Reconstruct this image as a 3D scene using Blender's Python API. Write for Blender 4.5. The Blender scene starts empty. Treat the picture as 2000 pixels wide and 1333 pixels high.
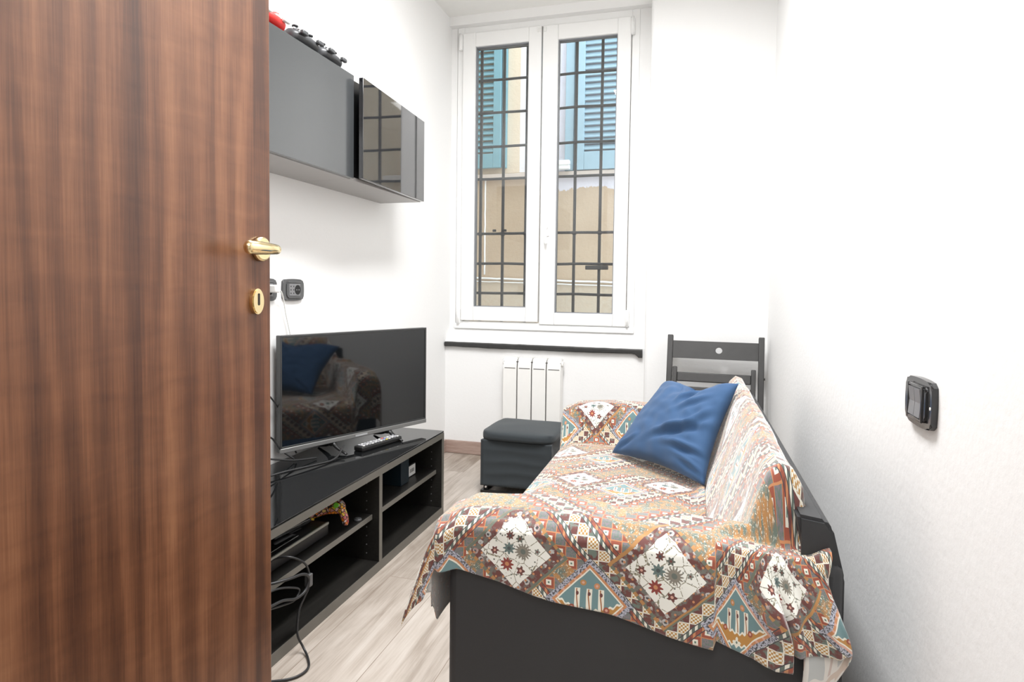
import bpy, bmesh, math, random
from mathutils import Vector, Matrix, noise
R = math.radians
C = bpy.context.scene.collection
sc = bpy.context.scene
random.seed(7)

# ------------------------------------------------------------------ camera
def setup_camera():
    yaw, pitch, roll = R(16.4), R(2.473), R(.706)
    f = Vector((-math.sin(yaw)*math.cos(pitch), math.cos(yaw)*math.cos(pitch), -math.sin(pitch)))
    r = Vector((math.cos(yaw), math.sin(yaw), 0)); u = r.cross(f)
    r2 = math.cos(roll)*r + math.sin(roll)*u; u2 = -math.sin(roll)*r + math.cos(roll)*u
    cd = bpy.data.cameras.new('camera'); cam = bpy.data.objects.new('camera', cd); C.objects.link(cam)
    m = Matrix((r2, u2, -f)).transposed().to_4x4(); m.translation = Vector((0, 0, 1.028)); cam.matrix_world = m
    cd.sensor_width = 36; cd.lens = 1238.3/2000*36
    cd.shift_x = (1000-986.3)/2000; cd.shift_y = (616.8-666.5)/2000
    cd.clip_start = .02; cd.clip_end = 100
    sc.camera = cam
setup_camera()

# ------------------------------------------------------------------ world, lights, exposure
w = bpy.data.worlds.new('world'); sc.world = w; w.use_nodes = True
bg = w.node_tree.nodes['Background']; bg.inputs[0].default_value = (.80, .90, 1.0, 1); bg.inputs[1].default_value = 3.6
def area(name, loc, target, size, power, col=(1, 1, 1), sy=None):
    l = bpy.data.lights.new(name, 'AREA'); l.energy = power; l.color = col
    l.shape = 'RECTANGLE'; l.size = size; l.size_y = sy or size
    o = bpy.data.objects.new(name, l); C.objects.link(o); o.location = loc
    o.rotation_euler = (Vector(target)-Vector(loc)).to_track_quat('-Z', 'Y').to_euler()
    return o
area('ceiling_light', (-.42, 1.75, 2.60), (-.42, 1.75, 0), 0.42, 64, (.985, .99, 1), 1.3)
area('hall_light', (-.25, -.75, 2.2), (-.45, 2.2, .7), 1.0, 18, (.985, .99, 1))
sc.view_settings.view_transform = 'Standard'; sc.view_settings.look = 'None'
sc.view_settings.exposure = 0.35; sc.view_settings.gamma = 1; sc.view_settings.use_curve_mapping = False
sc.cycles.max_bounces = 10; sc.cycles.diffuse_bounces = 6

# ------------------------------------------------------------------ object helpers
def obj(name, bm, mat, parent=None, smooth=False, loc=None, rot=None):
    me = bpy.data.meshes.new(name); bmesh.ops.recalc_face_normals(bm, faces=bm.faces[:]) if bm.faces else None
    bm.to_mesh(me); bm.free()
    if mat is not None:
        for m in (mat if isinstance(mat, (list, tuple)) else [mat]): me.materials.append(m)
    o = bpy.data.objects.new(name, me); C.objects.link(o)
    if smooth:
        for p in me.polygons: p.use_smooth = True
    if parent: o.parent = parent
    if loc: o.location = loc
    if rot: o.rotation_euler = rot
    return o
def tag(o, label, cat, group=None, kind=None):
    o['label'] = label; o['category'] = cat
    if group: o['group'] = group
    if kind: o['kind'] = kind
    return o
def thing(name, label, cat, loc=(0, 0, 0), rotz=0, group=None):
    o = bpy.data.objects.new(name, None); C.objects.link(o); o.empty_display_size = .05
    o.location = loc; o.rotation_euler = (0, 0, rotz)
    return tag(o, label, cat, group)
def struct(o):
    o['kind'] = 'structure'; return o
def bx(bm, x0, x1, y0, y1, z0, z1, bev=0, seg=2, mi=0):
    r = bmesh.ops.create_cube(bm, size=1)
    vs = r['verts']
    for v in vs: v.co = Vector(((x0+x1)/2+v.co.x*(x1-x0), (y0+y1)/2+v.co.y*(y1-y0), (z0+z1)/2+v.co.z*(z1-z0)))
    fs = list({f for v in vs for f in v.link_faces})
    for f in fs: f.material_index = mi
    if bev:
        es = list({e for v in vs for e in v.link_edges})
        g = bmesh.ops.bevel(bm, geom=es, offset=bev, segments=seg, profile=.5, affect='EDGES', clamp_overlap=True)
        for f in g['faces']: f.material_index = mi; f.smooth = True
    return vs
def box(*a, **k):
    bm = bmesh.new(); bx(bm, *a, **k); return bm
def frames(pts):
    T = []
    n = len(pts)
    for i in range(n):
        a, b = pts[max(0, i-1)], pts[min(n-1, i+1)]; t = (b-a)
        T.append(t.normalized() if t.length > 1e-9 else Vector((0, 0, 1)))
    up = Vector((0, 0, 1)) if abs(T[0].z) < .9 else Vector((1, 0, 0))
    N = [(up-T[0]*up.dot(T[0])).normalized()]
    for i in range(1, n):
        v = N[-1]-T[i]*N[-1].dot(T[i]); N.append(v.normalized())
    return T, N
def tube(bm, pts, r, seg=10, cap=True, sx=1, sy=1):
    pts = [Vector(p) for p in pts]; T, N = frames(pts); rings = []
    for i, p in enumerate(pts):
        rr = r[i] if isinstance(r, (list, tuple)) else r
        B = T[i].cross(N[i])
        rings.append([bm.verts.new(p+N[i]*math.cos(2*math.pi*k/seg)*rr*sx+B*math.sin(2*math.pi*k/seg)*rr*sy) for k in range(seg)])
    for a, b in zip(rings, rings[1:]):
        for k in range(seg):
            f = bm.faces.new((a[k], a[(k+1) % seg], b[(k+1) % seg], b[k])); f.smooth = True
    if cap: bm.faces.new(rings[0][::-1]); bm.faces.new(rings[-1])
def spline(pts, n=8):
    P = [Vector(p) for p in pts]; P = [2*P[0]-P[1]]+P+[2*P[-1]-P[-2]]; out = []
    for i in range(1, len(P)-2):
        for k in range(n):
            t = k/n; a, b, c, d = P[i-1:i+3]
            out.append(.5*((2*b)+(c-a)*t+(2*a-5*b+4*c-d)*t*t+(3*b-a-3*c+d)*t**3))
    out.append(P[-2]); return out
def cyl(bm, p, axis, r, h, seg=24, r2=None, bev=0):
    p = Vector(p); a = Vector(axis).normalized()
    prof = [(0, r), (h, r if r2 is None else r2)]
    if bev: prof = [(0, r), (h-bev, r), (h-bev*.3, r-bev*.3), (h, r-bev)]
    up = Vector((0, 0, 1)) if abs(a.z) < .9 else Vector((1, 0, 0))
    N = (up-a*up.dot(a)).normalized(); B = a.cross(N); rings = []
    for hh, rr in prof:
        rings.append([bm.verts.new(p+a*hh+N*math.cos(2*math.pi*k/seg)*rr+B*math.sin(2*math.pi*k/seg)*rr) for k in range(seg)])
    for q, s in zip(rings, rings[1:]):
        for k in range(seg):
            f = bm.faces.new((q[k], q[(k+1) % seg], s[(k+1) % seg], s[k])); f.smooth = True
    bm.faces.new(rings[0][::-1]); bm.faces.new(rings[-1])
def extrude_poly(bm, pts, off, mi=0):
    off = Vector(off); a = [bm.verts.new(Vector(p)) for p in pts]; b = [bm.verts.new(Vector(p)+off) for p in pts]
    n = len(a); fs = [bm.faces.new(a[::-1]), bm.faces.new(b)]
    for k in range(n): fs.append(bm.faces.new((a[k], a[(k+1) % n], b[(k+1) % n], b[k])))
    for f in fs: f.material_index = mi
    return fs
def rrect(w, h, r, n=5):
    out = []
    for cx, cy, a0 in ((w/2-r, h/2-r, 0), (-w/2+r, h/2-r, 90), (-w/2+r, -h/2+r, 180), (w/2-r, -h/2+r, 270)):
        for k in range(n+1):
            a = R(a0+90*k/n); out.append((cx+r*math.cos(a), cy+r*math.sin(a)))
    return out

# ------------------------------------------------------------------ shader helpers: small expression language over math nodes
class X:
    nt = None
    def __init__(s, sock): s.s = sock
    @staticmethod
    def op(o, *a, clamp=False):
        n = X.nt.nodes.new('ShaderNodeMath'); n.operation = o; n.use_clamp = clamp
        for i, v in enumerate(a):
            if isinstance(v, X): X.nt.links.new(v.s, n.inputs[i])
            else: n.inputs[i].default_value = float(v)
        return X(n.outputs[0])
    def __add__(s, o): return X.op('ADD', s, o)
    __radd__ = __add__
    def __sub__(s, o): return X.op('SUBTRACT', s, o)
    def __rsub__(s, o): return X.op('SUBTRACT', o, s)
    def __mul__(s, o): return X.op('MULTIPLY', s, o)
    __rmul__ = __mul__
    def __truediv__(s, o): return X.op('DIVIDE', s, o)
    def lt(s, o): return X.op('LESS_THAN', s, o)
    def gt(s, o): return X.op('GREATER_THAN', s, o)
    def abs(s): return X.op('ABSOLUTE', s)
    def round(s): return X.op('ROUND', s)
    def cos(s): return X.op('COSINE', s)
    def sin(s): return X.op('SINE', s)
    def mod(s, m): return X.op('FLOORED_MODULO', s, m)
    def min(s, o): return X.op('MINIMUM', s, o)
    def max(s, o): return X.op('MAXIMUM', s, o)
def wrapc(x, p): return x - (x/p).round()*p
def new_mat(name):
    m = bpy.data.materials.new(name); m.use_nodes = True; X.nt = m.node_tree
    return m, m.node_tree, m.node_tree.nodes['Principled BSDF']
def nd(t, **k):
    n = X.nt.nodes.new(t)
    for a, v in k.items():
        if a in n.inputs: n.inputs[a].default_value = v
        else: setattr(n, a, v)
    return n
def ln(a, b): X.nt.links.new(a.s if isinstance(a, X) else a, b)
def mixc(f, a, b, blend='MIX'):
    n = nd('ShaderNodeMix'); n.data_type = 'RGBA'; n.blend_type = blend; n.clamp_factor = True
    for i, v in ((0, f), (6, a), (7, b)):
        if isinstance(v, X): ln(v, n.inputs[i])
        elif hasattr(v, 'is_linked'): ln(v, n.inputs[i])
        elif i == 0: n.inputs[0].default_value = v
        else: n.inputs[i].default_value = (*v, 1) if len(v) == 3 else v
    return n.outputs[2]
def texco(kind='Object', scale=(1, 1, 1), rot=(0, 0, 0), loc=(0, 0, 0)):
    t = nd('ShaderNodeTexCoord'); m = nd('ShaderNodeMapping'); ln(t.outputs[kind], m.inputs[0])
    m.inputs['Scale'].default_value = scale; m.inputs['Rotation'].default_value = rot; m.inputs['Location'].default_value = loc
    return m.outputs[0]
def noise_t(v, scale, detail=3, rough=.5, dist=0):
    n = nd('ShaderNodeTexNoise'); ln(v, n.inputs['Vector']); n.inputs['Scale'].default_value = scale
    n.inputs['Detail'].default_value = detail; n.inputs['Roughness'].default_value = rough; n.inputs['Distortion'].default_value = dist
    return n
def ramp(f, stops):
    n = nd('ShaderNodeValToRGB'); ln(f, n.inputs[0]); e = n.color_ramp.elements
    while len(e) < len(stops): e.new(.5)
    for q, (p, c) in zip(e, stops): q.position = p; q.color = (*c, 1)
    return n.outputs[0]
def bump(h, strength, dist, to):
    n = nd('ShaderNodeBump'); n.inputs['Strength'].default_value = strength; n.inputs['Distance'].default_value = dist
    ln(h, n.inputs['Height']); ln(n.outputs[0], to); return n
def plain(name, col, rough=.5, metal=0, var=.06, scale=20, bmp=0, bscale=300, **kw):
    m, nt, b = new_mat(name)
    v = texco(); n = noise_t(v, scale)
    c = mixc(X(n.outputs[0]), tuple(max(0, x*(1-var)) for x in col), tuple(min(1, x*(1+var)) for x in col)); ln(c, b.inputs['Base Color'])
    b.inputs['Roughness'].default_value = rough; b.inputs['Metallic'].default_value = metal
    if bmp: bump(noise_t(v, bscale, 4).outputs[0], bmp, .002, b.inputs['Normal'])
    for k, q in kw.items(): b.inputs[k.replace('_', ' ')].default_value = q
    return m

WALL = (.84, .838, .83)
def wall_mat(name, strength, scale):
    m, nt, b = new_mat(name); v = texco(); n = noise_t(v, 2.2, 2)
    ln(mixc(X(n.outputs[0]), tuple(x*.985 for x in WALL), WALL), b.inputs['Base Color']); b.inputs['Roughness'].default_value = .62
    bump(noise_t(v, scale, 5, .6).outputs[0], strength, .004, b.inputs['Normal']); return m
m_wall = wall_mat('white_wall_paint', .18, 60)
m_plaster = wall_mat('rough_white_plaster', .22, 55)
m_ceil = plain('ceiling_paint', (.84, .835, .81), .7, var=.02)
m_frame = plain('white_upvc', (.86, .86, .85), .28, var=.01)
m_gasket = plain('grey_gasket', (.22, .23, .25), .5)
m_rad = plain('radiator_enamel', (.84, .83, .80), .3, var=.02)
m_radgap = plain('radiator_gap', (.10, .095, .09), .6)
m_batten = plain('black_batten', (.028, .028, .027), .45, var=.3, scale=60, bmp=.5, bscale=60)
m_blackwood = None
def blackwood():
    m, nt, b = new_mat('black_brown_wood_foil'); v = texco(scale=(14, 1.2, 40)); n = noise_t(v, 6, 6, .6)
    ln(ramp(n.outputs[0], [(.3, (.008, .0075, .0065)), (.7, (.018, .0165, .0145))]), b.inputs['Base Color']); b.inputs['Roughness'].default_value = .38
    bump(n.outputs[0], .15, .001, b.inputs['Normal']); return m
m_blackwood = blackwood()
m_benchedge = plain('grey_bench_edge', (.125, .118, .102), .32, var=.1)
m_glossblack = plain('high_gloss_black', (.012, .0125, .014), .03, var=.02, IOR=1.85)
m_glossgrey = plain('satin_black_front', (.04, .043, .045), .17, var=.04, IOR=2.0)
m_cabunder = plain('cabinet_underside_lit_grey', (.40, .39, .38), .4, var=.04)  # black-brown underside, painted grey to stand in for the bright light on it
m_topglass = plain('black_glass_top', (.006, .0065, .007), .03, IOR=1.7)
m_screen = plain('dark_screen_glass', (.003, .004, .005), .045, IOR=1.75)
m_tvplastic = plain('tv_black_plastic', (.035, .036, .036), .3, var=.05)
m_tvlip = plain('tv_grey_lip', (.22, .22, .215), .28, metal=.4)
m_black = plain('black_plastic', (.010, .010, .010), .38, var=.1)
m_rubber = plain('cable_rubber', (.02, .02, .021), .42)
m_anthr = plain('anthracite_plastic', (.075, .076, .078), .3, var=.05)
m_anthr_gloss = plain('anthracite_gloss', (.03, .03, .031), .13, var=.05)
m_module = plain('grey_module', (.17, .17, .175), .3)
m_modulelight = plain('console_trim_silver', (.30, .30, .27), .3, metal=.3)
m_hole = plain('socket_hole', (.005, .005, .005), .7)
m_whitepl = plain('white_plastic', (.8, .8, .78), .35)
m_red = plain('red_plastic', (.72, .03, .025), .3)
m_gpad = plain('dark_grey_pad', (.05, .052, .055), .35)
m_padgrey = plain('pad_silver', (.5, .51, .52), .3, metal=.3)
m_brass = plain('polished_brass', (.90, .73, .42), .13, metal=1, var=.05)
m_keyhole = plain('keyhole_dark', (.02, .012, .006), .7)
m_iron = plain('iron_bars', (.035, .033, .031), .6, var=.2, scale=40, bmp=.4, bscale=120)
m_chair = plain('black_stained_wood', (.040, .039, .038), .42, var=.2, scale=30)
m_sofa = plain('charcoal_leatherette', (.026, .027, .029), .55, var=.08, scale=500, bmp=.12, bscale=900)
m_sofatop = m_sofa
m_chrome = plain('chrome', (.8, .8, .8), .15, metal=1)
m_blue = None

def walnut():
    m, nt, b = new_mat('walnut_door_veneer')
    t = nd('ShaderNodeTexCoord'); sp = nd('ShaderNodeSeparateXYZ'); ln(t.outputs['Object'], sp.inputs[0])
    x, y, z = (X(o) for o in sp.outputs)          # y runs across the door, z up
    cb = nd('ShaderNodeCombineXYZ'); ln(y*9, cb.inputs[0]); ln(z*.55, cb.inputs[1])
    n1 = noise_t(cb.outputs[0], 1.6, 3, .5, .4)     # broad staves
    cb2 = nd('ShaderNodeCombineXYZ'); ln(y*85, cb2.inputs[0]); ln(z*1.8, cb2.inputs[1])
    n2 = noise_t(cb2.outputs[0], 3, 6, .65, .3)     # grain lines
    cb3 = nd('ShaderNodeCombineXYZ'); ln(y*6+ X(n1.outputs[0])*.4, cb3.inputs[0]); ln(z*1.1, cb3.inputs[1])
    wv = nd('ShaderNodeTexWave'); wv.bands_direction = 'X'; ln(cb3.outputs[0], wv.inputs[0]); wv.inputs['Scale'].default_value = .9
    wv.inputs['Distortion'].default_value = 9; wv.inputs['Detail'].default_value = 2; wv.inputs['Detail Scale'].default_value = .7
    cb4 = nd('ShaderNodeCombineXYZ'); ln(y*10, cb4.inputs[0]); ln(z*30, cb4.inputs[1])
    n4 = noise_t(cb4.outputs[0], 1.0, 3, .5, .5)    # cross figure
    st = nd('ShaderNodeTexNoise'); st.noise_dimensions = '1D'; ln((y*8.0).round(), st.inputs['W']); st.inputs['Scale'].default_value = 3.7
    f = X(n1.outputs[0])*.36 + X(n2.outputs[0])*.26 + X(wv.outputs[0])*.10 + X(n4.outputs[0])*.12 + X(st.outputs[0])*.22 - .04
    ln(ramp(f.s, [(.36, (.060, .023, .012)), (.46, (.112, .044, .021)), (.56, (.180, .075, .036)), (.68, (.265, .122, .060))]), b.inputs['Base Color'])
    b.inputs['Roughness'].default_value = .33; b.inputs['Specular IOR Level'].default_value = .45
    bump(n2.outputs[0], .12, .001, b.inputs['Normal'])
    return m
m_door = walnut()

def oakfloor():
    m, nt, b = new_mat('light_oak_laminate')
    t = nd('ShaderNodeTexCoord'); mp = nd('ShaderNodeMapping'); ln(t.outputs['Object'], mp.inputs[0]); mp.inputs['Rotation'].default_value = (0, 0, R(90)); mp.inputs['Location'].default_value = (.73, .045, 0)
    br = nd('ShaderNodeTexBrick'); ln(mp.outputs[0], br.inputs[0]); br.offset = .37; br.inputs['Scale'].default_value = 1
    br.inputs['Brick Width'].default_value = 1.28; br.inputs['Row Height'].default_value = .192; br.inputs['Mortar Size'].default_value = .0009
    br.inputs['Color1'].default_value = (.1, .1, .1, 1); br.inputs['Color2'].default_value = (.9, .9, .9, 1); br.inputs['Mortar'].default_value = (.5, .5, .5, 1)
    sp = nd('ShaderNodeSeparateXYZ'); ln(t.outputs['Object'], sp.inputs[0]); x, y, z = (X(o) for o in sp.outputs)
    pl = X(br.outputs[0])
    cb = nd('ShaderNodeCombineXYZ'); ln(x*16, cb.inputs[0]); ln(y*1.3+pl*7, cb.inputs[1]); ln(pl*9, cb.inputs[2])
    n1 = noise_t(cb.outputs[0], 1.3, 5, .6, .8)
    cb2 = nd('ShaderNodeCombineXYZ'); ln(x*90, cb2.inputs[0]); ln(y*3+pl*3, cb2.inputs[1])
    n2 = noise_t(cb2.outputs[0], 2, 4, .6)
    cb5 = nd('ShaderNodeCombineXYZ'); ln(x*7, cb5.inputs[0]); ln(y*3.2+pl*5, cb5.inputs[1]); kn = noise_t(cb5.outputs[0], 1.0, 3, .5, 1.2)
    f = X(n1.outputs[0])*.5 + X(n2.outputs[0])*.22 + (pl-.5)*.12 + X(kn.outputs[0])*.25
    c = ramp(f.s, [(.30, (.19, .15, .115)), (.42, (.33, .28, .235)), (.52, (.44, .385, .335)), (.66, (.54, .49, .44))])
    c = mixc(X(br.outputs['Fac']), c, (.20, .15, .11))
    ln(c, b.inputs['Base Color']); b.inputs['Roughness'].default_value = .42
    bump(n2.outputs[0], .06, .001, b.inputs['Normal']); return m
m_floor = oakfloor()
def basewood():
    m, nt, b = new_mat('pale_baseboard_wood'); v = texco(scale=(2, 2, 30)); n = noise_t(v, 5, 5, .6)
    ln(ramp(n.outputs[0], [(.3, (.30, .205, .17)), (.7, (.46, .35, .30))]), b.inputs['Base Color']); b.inputs['Roughness'].default_value = .45; return m
m_base = basewood()
def fabric(name, a, bcol, sheen=.2, scale=900):
    m, nt, b = new_mat(name); v = texco(); n = noise_t(v, 6, 3); n2 = noise_t(v, scale, 2)
    ln(mixc(X(n.outputs[0])*.6+X(n2.outputs[0])*.4, a, bcol), b.inputs['Base Color']); b.inputs['Roughness'].default_value = .85
    b.inputs['Sheen Weight'].default_value = sheen; bump(n2.outputs[0], .25, .001, b.inputs['Normal']); return m
m_blue = fabric('blue_cotton', (.020, .062, .150), (.030, .084, .185), .12)
m_otto = fabric('dark_slate_nylon', (.020, .026, .030), (.034, .042, .047), .12)

def glass():
    m, nt, b = new_mat('window_glass'); nt.nodes.remove(b); out = nt.nodes['Material Output']
    tr = nd('ShaderNodeBsdfTransparent'); tr.inputs[0].default_value = (.93, .95, .95, 1)
    gl = nd('ShaderNodeBsdfGlossy'); gl.inputs['Roughness'].default_value = .01
    fr = nd('ShaderNodeFresnel'); fr.inputs[0].default_value = 1.45
    mx = nd('ShaderNodeMixShader'); ln(fr.outputs[0], mx.inputs[0]); ln(tr.outputs[0], mx.inputs[1]); ln(gl.outputs[0], mx.inputs[2])
    df = nd('ShaderNodeBsdfDiffuse'); df.inputs[0].default_value = (.9, .9, .92, 1); m2 = nd('ShaderNodeMixShader'); m2.inputs[0].default_value = .028   # diffuse veil standing in for the bright room reflected in the panes
    ln(mx.outputs[0], m2.inputs[1]); ln(df.outputs[0], m2.inputs[2]); ln(m2.outputs[0], out.inputs[0])
    return m
m_glass = glass()

# ------------------------------------------------------------------ kilim-patterned throw
def kilim(name, fade):
    m, nt, b = new_mat(name)
    uvn = nd('ShaderNodeUVMap'); uvn.uv_map = 'UVMap'
    wob = noise_t(uvn.outputs[0], 14, 2); sp = nd('ShaderNodeSeparateXYZ'); ln(uvn.outputs[0], sp.inputs[0])
    u0, v0 = X(sp.outputs[0]), X(sp.outputs[1])
    wf = (X(wob.outputs[0])-.5)*.006
    u0 = u0+wf; v0 = v0-wf
    PU, PV = .28, .342
    def cell(cu, cv):
        v = v0-cv; k = (v/PV).round(); dv = v-k*PV; uu = u0-cu+k*.1; du = wrapc(uu, PU)
        return du, dv, 1-2*((uu/PU).round().mod(2))
    wu, wvv, _s = cell(-.314, -.055); tu, tv, sg = cell(-.170, -.130)
    # L1 metrics
    dW = wu.abs()+wvv.abs(); dT = tu.abs()+tv.abs(); dS = (sg*tu+tv).abs()
    fine = noise_t(uvn.outputs[0], 260, 3, .7); fi = X(fine.outputs[0])
    med = noise_t(uvn.outputs[0], 70, 3, .6); me_ = X(med.outputs[0])
    a = (u0+v0)*.7071; bb = (u0-v0)*.7071
    IV = (.74, .72, .62); RED = (.30, .075, .040); DRED = (.135, .042, .035); GRN = (.13, .17, .14); TEAL = (.14, .24, .25)
    OCH = (.42, .21, .07); ORG = (.52, .23, .10); LAV = (.42, .43, .50); DK = (.05, .05, .055); PINK = (.60, .34, .26)
    # ground: mottled ochre / green serpentine
    col = mixc((me_-.42)*6, GRN, OCH)
    col = mixc(fi.gt(.60), col, IV)
    # zone bands by distance from the teal medallion
    def band(col, lo, hi, c): return mixc(dT.gt(lo)*dT.lt(hi), col, c)
    # lozenge squares grid, axis aligned
    G = .0205
    gu, gv = wrapc(u0, G), wrapc(v0, G)
    ck = ((u0/G).round()+(v0/G).round()).mod(2)
    mx_ = gu.abs().max(gv.abs())
    loz = mixc(ck, mixc(fi.gt(.5), GRN, (.20, .17, .19)), RED)
    loz = mixc(ck*mx_.lt(.0048), loz, IV); loz = mixc(ck*mx_.lt(.0017), loz, (.1, .18, .14)); loz = mixc(mx_.gt(.0095), loz, ORG)
    col = mixc((dS.gt(.026)*dS.lt(.064)).max(dS.gt(.151)*dS.lt(.188)), col, loz)
    fret = mixc(ck, mixc((me_-.5)*12, DRED, GRN), mixc(((gu*900).cos()*(gv*900).cos()).gt(0), IV, (.42, .22, .05)))
    fret = mixc(mx_.gt(.0095), fret, IV)
    col = mixc(dS.gt(.084)*dS.lt(.130), col, fret)
    s1 = (a*500).sin(); s2 = (bb*500).sin(); sd = s1*s2
    dots = mixc(((u0-v0)*420).cos().max(((u0+v0)*420).cos()).gt(.93), GRN, IV)
    dots = mixc((u0*640).sin().gt(.1), (.10, .13, .11), IV)
    col = mixc(dS.gt(.074)*dS.lt(.084), col, dots); col = mixc(dS.gt(.130)*dS.lt(.140), col, dots)
    redb = mixc((u0*420).sin().gt(.62), mixc((me_-.45)*8, RED, DRED), ORG)
    col = mixc(dS.gt(.064)*dS.lt(.074), col, redb); col = mixc(dS.gt(.140)*dS.lt(.151), col, redb)
    for d in (.064, .074, .084, .130, .140, .151): col = mixc((dS-d).abs().lt(.0011), col, DK)
    lav = mixc(fi.gt(.52), LAV, DK); col = mixc(dT.lt(.082), col, lav)
    org = mixc(((u0+v0)*300).sin().gt(.6), ORG, PINK); col = mixc(dT.lt(.070), col, org)
    col = mixc(dT.lt(.0635), col, IV)
    # teal medallion with ochre base and ivory stems
    tc = TEAL
    def put(fac, c):
        nonlocal tc
        tc = mixc(fac, tc, c)
    arc = (tv + .028 + (tu.abs()*tu.abs())*-6 ); 
    put(arc.abs().lt(.0135+ .002*(tu*500).cos()), IV)
    for cx in (-.022, 0, .022):
        put((tu-cx).abs().lt(.0052)*(tv-.004).abs().lt(.020), IV)
        put((tu-cx+(tv*90).sin()*.0015).abs().lt(.0011)*(tv-.004).abs().lt(.019), (.33, .12, .03))
        e = ((tu-cx)*(tu-cx)+(tv-.014)*(tv-.014)*.5); put(e.lt(.0000075), DRED)
    put(arc.abs().lt(.0095+.002*(tu*500).cos()), (.45, .22, .05))
    for cx, cy, c in ((-.032, -.012, RED), (.032, -.012, RED), (-.012, .035, OCH), (.014, .030, ORG)):
        q = (tu-cx)*(tu-cx)+(tv-cy)*(tv-cy); put(q.lt(.000032), c); put(q.lt(.000006), PINK)
    q = tu.abs().min((tv+.034).abs()).lt(.003)*(tu.abs()+(tv+.034).abs()).lt(.011); put(q, IV)
    put((tu.abs()+(tv+.034).abs()).lt(.003), GRN)
    col = mixc(dT.lt(.060), col, tc)
    # white medallion and its floral border
    brd = mixc((me_-.48)*9, DRED, (.15, .15, .13)); vb = nd('ShaderNodeTexVoronoi'); ln(uvn.outputs[0], vb.inputs[0]); vb.inputs['Scale'].default_value = 62; vb.inputs['Randomness'].default_value = .6
    gfl = X(vb.outputs[0])+(fi-.5)*.5
    brd = mixc(gfl.lt(.36), brd, mixc((me_-.5)*8, (.46, .46, .44), (.36, .22, .20))); brd = mixc(gfl.lt(.16), brd, DK); brd = mixc(((a*290).cos()*(bb*290).cos()).gt(.80), brd, ORG)
    col = mixc(dW.lt(.104), col, mixc(((u0-v0)*260).sin().gt(.0), OCH, (.14, .16, .12)))
    col = mixc(dW.lt(.095), col, brd)
    wc = (.80, .80, .74)
    def wput(fac, c):
        nonlocal wc
        wc = mixc(fac, wc, c)
    vor = nd('ShaderNodeTexVoronoi'); ln(uvn.outputs[0], vor.inputs[0]); vor.inputs['Scale'].default_value = 115; vor.inputs['Randomness'].default_value = 1
    vor2 = nd('ShaderNodeTexVoronoi'); vor2.feature = 'DISTANCE_TO_EDGE'; ln(uvn.outputs[0], vor2.inputs[0]); vor2.inputs['Scale'].default_value = 42
    wput(X(vor2.outputs[0]).lt(.028)*fi.gt(.45), (.22, .20, .13))
    wput(X(vor.outputs[0]).lt(.21)*me_.gt(.5), (.16, .17, .14))
    for cx, cy, r, n, c, c2 in ((-.042, 0, .0085, 6, DRED, PINK), (.016, .002, .0165, 15, (.22, .20, .16), (.12, .14, .12)), (-.016, -.026, .0135, 9, (.24, .04, .03), ORG),
                            (.012, -.036, .009, 5, DRED, PINK), (-.010, .032, .0085, 7, (.13, .045, .035), DK), (.010, .026, .008, 6, (.10, .11, .09), DRED), (-.012, .006, .0125, 8, (.12, .17, .16), (.06, .08, .08)), (.044, .006, .006, 5, (.2, .21, .18), DRED)):
        dx, dy = wu-cx, wvv-cy; rr = X.op('SQRT', dx*dx+dy*dy); th = X.op('ARCTAN2', dy, dx)
        e = rr - (th*n).cos()*(r*.2); wput(e.lt(r*.82), c); wput(rr.lt(r*.3), c2)
    col = mixc(dW.lt(.071), col, wc)
    # printed reverse is paler
    if fade: col = mixc(fade, col, (.58, .55, .53))
    ln(col, b.inputs['Base Color']); b.inputs['Roughness'].default_value = .8
    b.inputs['Sheen Weight'].default_value = .5; b.inputs['Sheen Roughness'].default_value = .5
    wv = noise_t(uvn.outputs[0], 1400, 2); bump(wv.outputs[0], .2, .0006, b.inputs['Normal'])
    return m
m_kilim = kilim('kilim_print_cotton', 0); m_kilim_back = kilim('kilim_print_reverse', .68)

# ------------------------------------------------------------------ ROOM
XL, XR, YN, YB, YP, ZC = -1.462, .384, .10, 3.667, 3.56, 2.68
XE = -.245                                            # edge of the pier right of the window niche
struct(obj('floor', box(-1.7, 1.4, -1.7, 3.72, -.06, 0), m_floor))
struct(obj('ceiling', box(-1.7, 1.4, -1.7, 4.0, ZC, ZC+.08), m_ceil))
struct(obj('wall_left', box(XL-.1, XL, .0, 4.02, 0, ZC), m_wall))
struct(obj('wall_right', box(XR, XR+.1, .0, 3.76, 0, ZC), m_plaster))
# back wall: panel under the window, lintel above and the pier to the right, one continuous wall
OX0, OX1, OZ0, OZ1 = -1.462, -.305, .735, 2.635
def wall_back():
    bm = bmesh.new()
    bx(bm, XL, XE, YB, 3.98, 0, .695)                        # below the window
    # sloping plaster sill
    extrude_poly(bm, [(XL, YB, .695), (XL, 3.735, .775), (XL, 3.98, .775), (XL, 3.98, .695)], (XE-XL, 0, 0))
    bx(bm, XL, XE, YB+.02, 3.98, 2.625, ZC)                      # lintel
    bx(bm, -.318, XE, 3.735, 3.98, .77, 2.63)                   # plaster right of the frame
    bx(bm, XL, -1.425, 3.735, 3.98, .77, 2.63)                  # strip left of the frame
    bx(bm, XE, XR+.05, YP, 3.98, 0, ZC, bev=.018, seg=4)        # pier
    return bm
struct(obj('wall_back', wall_back(), m_wall))
def wall_near():
    bm = bmesh.new(); bx(bm, XL-.1, -.84, .10, .21, 0, ZC); bx(bm, .20, XR+.1, .10, .21, 0, ZC); bx(bm, -.84, .20, .10, .21, 2.12, ZC); return bm
struct(obj('wall_near', wall_near(), m_wall))
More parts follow.
